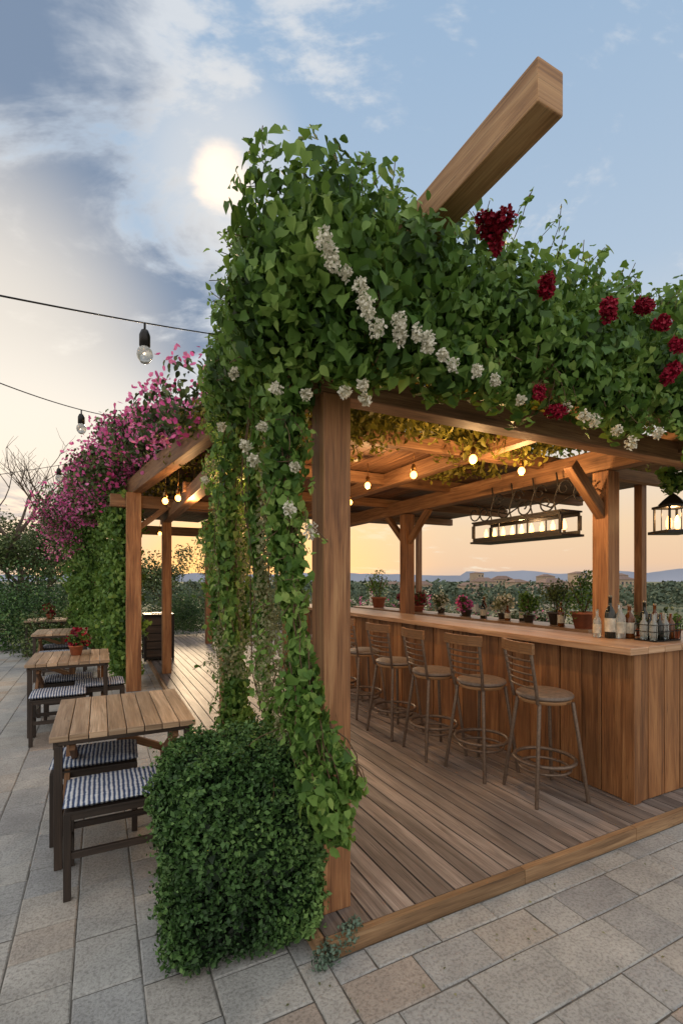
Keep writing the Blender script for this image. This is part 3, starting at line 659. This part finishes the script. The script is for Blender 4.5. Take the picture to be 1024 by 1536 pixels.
def spiral(cy,cz,r0,t0,t1,fx=1):
    ts=np.linspace(t0,t1,24); mb.tube([(La,cy+fx*r0*math.cos(t)*(1-.75*(t-t0)/(t1-t0)),cz+r0*math.sin(t)*(1-.75*(t-t0)/(t1-t0))) for t in ts],.008,5,0)
for k in range(4):
    bb=b0_+.14+k*.26
    mb.tube([(La,bb,2.20),(La,bb+.03,2.30),(La,bb-.02,2.42),(La,bb,2.55)],.008,5,0)
    spiral(bb+.11,2.295,.09,3.1,10.5); spiral(bb-.08,2.40,.075,0,7.5,-1)
mb.tube([(La,b0_-.16,2.42),(La,b0_-.05,2.33),(La,b0_+.2,2.25),(La,b0_+.45,2.35),(La,b0_+.7,2.25),(La,b1_-.1,2.32),(La,b1_+.12,2.42)],.008,5,0)
spiral(b1_+.12,2.31,.11,1.5,9); spiral(b0_-.12,2.33,.10,1.5,9,-1)
ch=mb.build('candle_chandelier',[m_blk,m_candle],.0015,FR)
l=bpy.data.lights.new('glow','POINT'); l.energy=6; l.color=(1,.62,.3); l.shadow_soft_size=.03
o=bpy.data.objects.new('glow',l); S.collection.objects.link(o); o.parent=ch; o.location=(La,1.27,2.145)
mb=MB(); lx,ly=2.76,4.0
mb.box(lx-.13,lx+.13,ly-.13,ly+.13,1.985,2.01,0); mb.box(lx-.11,lx+.11,ly-.11,ly+.11,2.2,2.22,0)
mb.lathe((lx,ly,2.22),[(.13,0),(.09,.04),(.03,.09),(.01,.1)],4,0,sm=False)
for sx in (-1,1):
    for sy in (-1,1): mb.beam((lx+sx*.095,ly+sy*.095,2.01),(lx+sx*.095,ly+sy*.095,2.2),.014,.014,0)
mb.tube([(lx-.098,ly,2.01),(lx-.098,ly,2.2)],.004,5,0); mb.tube([(lx,ly-.098,2.01),(lx,ly-.098,2.2)],.004,5,0)
mb.tube([(lx,ly,2.31),(lx,ly,2.75)],.005,5,0); mb.tube([(lx,ly-.05,2.36),(lx-.06,ly,2.5),(lx,ly,2.62)],.004,5,0)
for o_ in (-.035,.035): mb.lathe((lx+o_,ly,2.02),[(.010,0),(.022,.03),(.022,.07),(.010,.11),(.003,.12)],12,1)
ln=mb.build('hanging_lantern',[m_blk,m_candle],.001); point((lx,ly,2.15),4,ln)
P,N,q=clumps([(lx,ly,2.40),(lx-.05,ly,2.48),(lx+.06,ly,2.44)],[.08,.06,.07],420,.2,1.1)
leafobj('hanging_plant',[(leafgeo(P,N,R.uniform(.03,.05,len(P)),IVY,q,.2,.9),0)],[m_vine])
# ---------------------------------------------------------------- bar-top items
def g_(name,col,rough=.08,tr=.0): return plain(name,col,rough,0,5,.05,0,Transmission_Weight=tr)
gl_dark=g_('dark_glass',lin(30,34,30)); gl_amb=g_('amber_glass',lin(120,66,24),.08,.4); gl_clr=g_('clear_glass',lin(215,222,220),.05,.7); lab=plain('paper_label',lin(195,188,172),.8); capm=plain('cap_metal',lin(170,160,140),.3,.8)
def bottle(a,b,h,r,m,z=1.149):
    mb=MB(); c=W(a,b,z)
    mb.lathe(c,[(r*.9,0),(r,.006),(r,h*.58),(r*.8,h*.66),(r*.36,h*.76),(r*.33,h*.93),(r*.4,h*.94),(r*.4,h*.96)],18,0)
    mb.lathe(c,[(r*1.02,h*.15),(r*1.025,h*.16),(r*1.025,h*.46),(r*1.02,h*.47)],18,1); mb.lathe(c,[(r*.38,h*.965),(r*.38,h),(r*.1,h+.002)],12,2)
    mb.build('bottle',[m,lab,capm])
for a,b,h,r,m in ((2.56,.34,.33,.038,gl_dark),(2.62,.30,.27,.042,gl_clr),(2.69,.27,.26,.038,gl_amb),(2.52,.42,.22,.03,gl_clr),(2.93,.30,.28,.034,gl_dark),(3.0,.26,.26,.034,gl_amb),(2.86,.36,.22,.035,gl_clr)): bottle(a,b,h,r,m)
mb=MB()
ca,cb=2.76,.10
for zz in (1.155,1.22,1.27): mb.tube([(ca-.15,cb-.08,zz),(ca+.15,cb-.08,zz),(ca+.15,cb+.08,zz),(ca-.15,cb+.08,zz)],.003,5,0,closed=True)
for i in range(8):
    for s in (-1,1): mb.tube([(ca-.15+i*.043,cb+s*.08,1.15),(ca-.15+i*.043,cb+s*.08,1.27)],.0022,5,0)
mb.box(ca-.15,ca+.15,cb-.08,cb+.08,1.150,1.156,0)
for i in range(4):
    for j in range(2):
        c=(ca-.11+i*.072,cb-.035+j*.07,1.157); mb.lathe(c,[(.024,0),(.028,.05),(.026,.12),(.010,.15),(.010,.19)],12,(1,2,1,3)[i],sm=True)
mb.build('glass_caddy',[m_blk,gl_clr,gl_dark,gl_amb],mw=FR)
def potplant(a,b,z,pr,ph,r,n,ls,mat,name='potted_plant',flower=None,spiky=False,T=SMALL,potm=None):
    c=W(a,b,z); e=empty(name,c)
    mb=MB(); mb.lathe((0,0,0),[(pr*.7,0),(pr*.95,ph*.85),(pr*1.08,ph*.86),(pr*1.08,ph),(pr*.9,ph),(pr*.88,ph*.9)],18,0)
    for k in range(5):
        t=random.uniform(0,6.28); mb.tube([(0,0,ph*.8),(math.cos(t)*r*.3,math.sin(t)*r*.3,ph+r*.6),(math.cos(t)*r*.6,math.sin(t)*r*.6,ph+r*1.2)],.003+.01*r,5,1)
    mb.build('pot',[potm or m_terra,m_stem],parent=e)
    cs=[(random.uniform(-.5,.5)*r,random.uniform(-.5,.5)*r,ph+r*random.uniform(.3,1.3)) for _ in range(8)]
    P,N,q=clumps(cs,[r*random.uniform(.35,.6) for _ in cs],n,.3,1.1)
    pp=[(leafgeo(P,N,R.uniform(ls*.6,ls,n),T,q,-.6 if spiky else .2,.8),0)]
    ms_=[mat]
    if flower:
        k=R.choice(n,n//3); pp.append((leafgeo(P[k]+N[k]*ls*.5,N[k],R.uniform(ls*.6,ls,len(k)),PETAL,R.random(len(k)),.0,.8),1)); ms_.append(flower)
    leafobj('foliage',pp,ms_,parent=e)
potplant(3.02,.12,1.149,.045,.07,.08,300,.03,m_vine)
potplant(3.06,-.02,1.149,.03,.05,.04,160,.03,m_vine,'potted_flower',m_rose)
potplant(2.9,.32,1.149,.04,.06,.08,260,.03,m_shrub)
dpot=plain('glazed_pot',lin(70,62,56),.4,0,10,.2)
for a,b,pr,ph,r,m,f,pm_ in ((3.82,5.9,.14,.2,.32,m_vine,None,m_terra),(3.85,5.1,.1,.10,.14,m_rose,None,dpot),(3.8,4.6,.12,.10,.13,m_shrub,m_rose,m_terra),(3.9,4.1,.07,.08,.12,m_shrub,m_white,dpot),(3.8,2.25,.07,.10,.16,m_vine,None,dpot),(3.88,1.9,.11,.15,.25,m_shrub,None,dpot),(3.75,1.45,.13,.18,.27,m_vine,None,m_terra),(3.9,2.8,.06,.08,.16,m_grey,m_white,dpot),(3.8,3.4,.09,.10,.10,m_shrub,m_pink,dpot)):
    potplant(a,b,1.071,pr,ph,r,700,.045,m,flower=f,spiky=True,potm=pm_)
for a,b,h in ((3.75,3.0,.26),(3.82,3.05,.3),(3.9,3.6,.25),(3.7,1.7,.28),(3.9,2.45,.25),(3.8,2.6,.2)): bottle(a,b,h,.038,random.choice((gl_dark,gl_amb,gl_clr)),1.071)
for a,b in ((-1.22,4.15),(-1.95,10.1)): potplant(a,b,.752,.075,.11,.11,500,.05,m_vine,'potted_flower',m_rose)
# ---------------------------------------------------------------- planters & garden behind the bar
mb=MB(); mb.box(5.6,6.3,-2,14,-.04,.60,0); mb.box(5.55,6.35,-2.05,14.05,.60,.66,0); mb.build('stone_planter',[m_stone],.01,FR)
Cc=[];Rc=[]
for _ in range(150):
    b=random.uniform(-2,14); Cc.append(W(random.uniform(5.65,6.25),b,random.uniform(.66,.82+.2*noise.noise(Vector((b*.8,0,0)))))); Rc.append(random.uniform(.07,.20))
P,N,q=clumps(Cc,Rc,18000,.4,1.1); k=R.choice(len(P),4200); k=k[[noise.noise(Vector(P[i])*1.3)>-.1 for i in k]]; k2=R.choice(len(P),1400); k2=k2[[noise.noise(Vector(P[i])*1.1+Vector((9,0,0)))>.05 for i in k2]]
sp=[]
for _ in range(60):
    c=np.array(W(random.uniform(5.7,6.2),random.uniform(-1,14),random.uniform(.75,1.0))); n=26
    PP=c+np.stack([R.normal(0,.025,n),R.normal(0,.025,n),np.linspace(0,random.uniform(.15,.55),n)],1); sp.append((leafgeo(PP,nrm(R.normal(size=(n,3))),.042,PETAL,R.random(n),-.2,.9),random.choice((1,1,2,3,3,0))))
leafobj('flower_bed',[(leafgeo(P,N,R.uniform(.03,.08,len(P)),SMALL,q,-.3,.9),0),(leafgeo(P[k]+[0,0,.05],N[k],R.uniform(.03,.055,len(k)),PETAL,R.random(len(k)),0,.9),1),(leafgeo(P[k2]+[0,0,.05],N[k2],R.uniform(.03,.055,len(k2)),PETAL,R.random(len(k2)),0,.9),2)]+sp,[m_shrub,m_white,m_pink,m_grey])
# ---------------------------------------------------------------- trees & bushes
def bush(name,c,r,n,ls,mat,k=14):
    cs=[(c[0]+random.uniform(-.55,.55)*r[0],c[1]+random.uniform(-.55,.55)*r[1],c[2]+random.uniform(-.5,.5)*r[2]) for _ in range(k)]
    rd=[tuple(q_*random.uniform(.35,.55) for q_ in r) for _ in cs]
    P,N,q=clumps(cs,rd,n,.5,1.12); P[:,2]=np.maximum(P[:,2],.02 if c[2]>0 else -20)
    return leafobj(name,[(leafgeo(P,N,R.uniform(ls*.6,ls,n),SMALL,q,.1,.9),0)],[mat])
def tree(x,y,h,cr,n,ls,mat,bare=False,z0=None,name='tree'):
    z0=gh(x,y) if z0 is None else z0; e=empty(name,(x,y,z0)); mb=MB(); tips=[]
    def br(p,d,L,r,lv):
        pts=[p];cur=p.copy()
        for i in range(4): d=(d+Vector((random.uniform(-.18,.18),random.uniform(-.18,.18),.05))).normalized(); cur=cur+d*L/4; pts.append(cur.copy())
        mb.tube(pts,[r,r*.88,r*.76,r*.65,r*.5],6 if lv<2 else 4,0)
        if lv>=(4 if bare else 3): tips.append(cur); return
        for k in range(3 if lv else 5):
            t=random.uniform(0,6.28); dd=(d*.8+Vector((math.cos(t),math.sin(t),.25))*.75).normalized(); s=pts[random.choice((2,3,4))]
            br(s.copy(),dd,L*random.uniform(.55,.75),r*.5,lv+1)
    br(Vector((0,0,0)),Vector((0,0,1)),h*.5,h*.014+.03,0)
    mb.build('trunk',[m_bark],parent=e)
    if not bare:
        cs=[tuple(t) for t in tips]; P,N,q=clumps(cs,[(cr*random.uniform(.22,.4),)*2+(cr*random.uniform(.16,.3),) for _ in cs],n,.3,1.15)
        leafobj('crown',[(leafgeo(P,N,R.uniform(ls*.6,ls,n),SMALL,q,.3,.9),0)],[mat],parent=e)
tree(-10.3,15,3.2,1.6,6000,.13,m_shrub); tree(-12.5,19,3.6,1.8,5000,.14,m_shrub); tree(-6.6,18,2.6,1.4,3500,.12,m_shrub); tree(-8.3,17,2.6,1.4,4000,.12,m_shrub)
tree(-4.9,20,3.4,1.5,3500,.12,m_shrub); tree(-9.6,14.5,5.6,1,0,0,None,True); tree(-11.6,19,6,1,0,0,None,True)
bush('shrub',(-7.4,11.5,.55),(1.4,1.2,1.1),5000,.09,m_hedge); bush('shrub',(-9.5,13.5,.7),(2,1.5,1.6),6000,.1,m_hedge); bush('shrub',(-6.2,10.0,.35),(.8,1,.7),3000,.07,m_shrub)
bush('shrub',(-7.6,14.5,.7),(1.6,1.2,1.5),5000,.09,m_shrub); bush('round_bush',(-4.3,13.3,.6),(.85,.85,.8),5000,.06,m_hedge,26); bush('shrub',(-2.2,15.5,.6),(1.4,1.2,1.2),5000,.09,m_shrub)
bush('shrub',(-5.6,16,.6),(1.5,1.2,1.3),5000,.09,m_shrub); bush('shrub',(.6,17,.4),(2,1.2,.8),5000,.09,m_shrub); bush('shrub',(-11.3,11.8,.5),(1.5,1.2,1.2),4000,.09,m_hedge)
mb=MB()
mb.box(-.25,.25,-.22,.22,.03,.84,0); mb.box(-.27,.27,-.24,.24,.843,.885,0)
for sx in (-1,1):
    for sy in (-1,1): mb.beam((sx*.25,sy*.22,0),(sx*.25,sy*.22,.842),.04,.04,0)
for i in range(5): mb.box(-.225,.225,-.235,-.222,.08+i*.15,.08+i*.15+.13,1)
mb.box(-.12,.12,-.12,.12,.886,.90,1)
mb.build('waste_bin',[m_blk,w_dark],.008,Matrix.Translation((-3.55,9.3,.07))@Matrix.Rotation(ANG,4,'Z'))
Cc=[];Rc=[]
for i in range(620):
    d=random.uniform(70,420); t=random.uniform(-.95,.95); X=t*d; Y=d; top=random.uniform(-3.2,.3)*(.4+d/260); Cc.append((X,Y,top-d*.014)); s=d*.016+1.2; Rc.append((s*1.7,s*1.2,s*.8))
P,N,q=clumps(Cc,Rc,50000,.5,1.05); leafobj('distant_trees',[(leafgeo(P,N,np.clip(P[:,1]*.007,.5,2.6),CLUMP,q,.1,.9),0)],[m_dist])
# houses
hw_=plain('house_wall',lin(196,184,168),.9,0,.6,.1); hw2=plain('house_wall_ochre',lin(178,156,134),.9,0,.6,.1); hr=plain('tile_roof',lin(128,104,92),.9,0,1,.2); hg_=plain('window_glass',lin(60,66,74),.2)
def house(x,y,w,d,top,base,rot,wm):
    mb=MB(); h=top-base; mb.box(-w/2,w/2,-d/2,d/2,0,h,0)
    rh=w*.18; b=len(mb.v)
    for p in ((-w*.55,-d*.55,h+.003),(w*.55,-d*.55,h+.003),(w*.55,d*.55,h+.003),(-w*.55,d*.55,h+.003),(-w*.2,0,h+rh),(w*.2,0,h+rh)): mb.v.append(Vector(p))
    for f in ((0,1,5,4),(1,2,5),(2,3,4,5),(3,0,4),(3,2,1,0)): mb.face(tuple(b+i for i in f),[(0,0)]*len(f),1,.5)
    nf=max(1,int(h/3)); nw=max(2,int(w/2.2))
    for i in range(nf):
        for j in range(nw):
            cx=-w/2+w*(j+.5)/nw; cz=h-1.6-i*3; mb.box(cx-.5,cx+.5,-d/2-.05,-d/2+.02,cz-.7,cz+.6,2)
    mb.build('house',[wm,hr,hg_],mw=Matrix.Translation((x,y,base))@Matrix.Rotation(rot,4,'Z'))
for x,d,w,top in ((62,210,10,.9),(84,230,8,.6),(50,190,7,-.6),(96,220,12,.4),(118,240,6,4.8),(125,215,9,1.8),(40,240,10,-.7),(150,260,7,4),(28,260,9,-.8),(75,180,8,-1.4),(140,330,9,4),(110,330,14,2),(90,320,5,6),(132,250,5,6)): house(x,d,w,8,top,-14,random.uniform(-.5,.5),random.choice((hw_,hw2)))
# mountains
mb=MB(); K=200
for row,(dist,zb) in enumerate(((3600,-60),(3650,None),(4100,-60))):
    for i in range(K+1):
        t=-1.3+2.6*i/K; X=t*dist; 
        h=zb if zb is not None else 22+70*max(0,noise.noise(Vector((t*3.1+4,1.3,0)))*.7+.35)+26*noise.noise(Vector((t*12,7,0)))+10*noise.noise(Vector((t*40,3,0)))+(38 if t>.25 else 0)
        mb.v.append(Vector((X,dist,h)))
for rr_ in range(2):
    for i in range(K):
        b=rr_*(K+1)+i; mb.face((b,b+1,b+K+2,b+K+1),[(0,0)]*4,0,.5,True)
mb.build('mountains',[plain('hazy_hills',lin(150,156,172),1,0,.002,.12,0)])  # blue-grey base colour carries painted distance haze
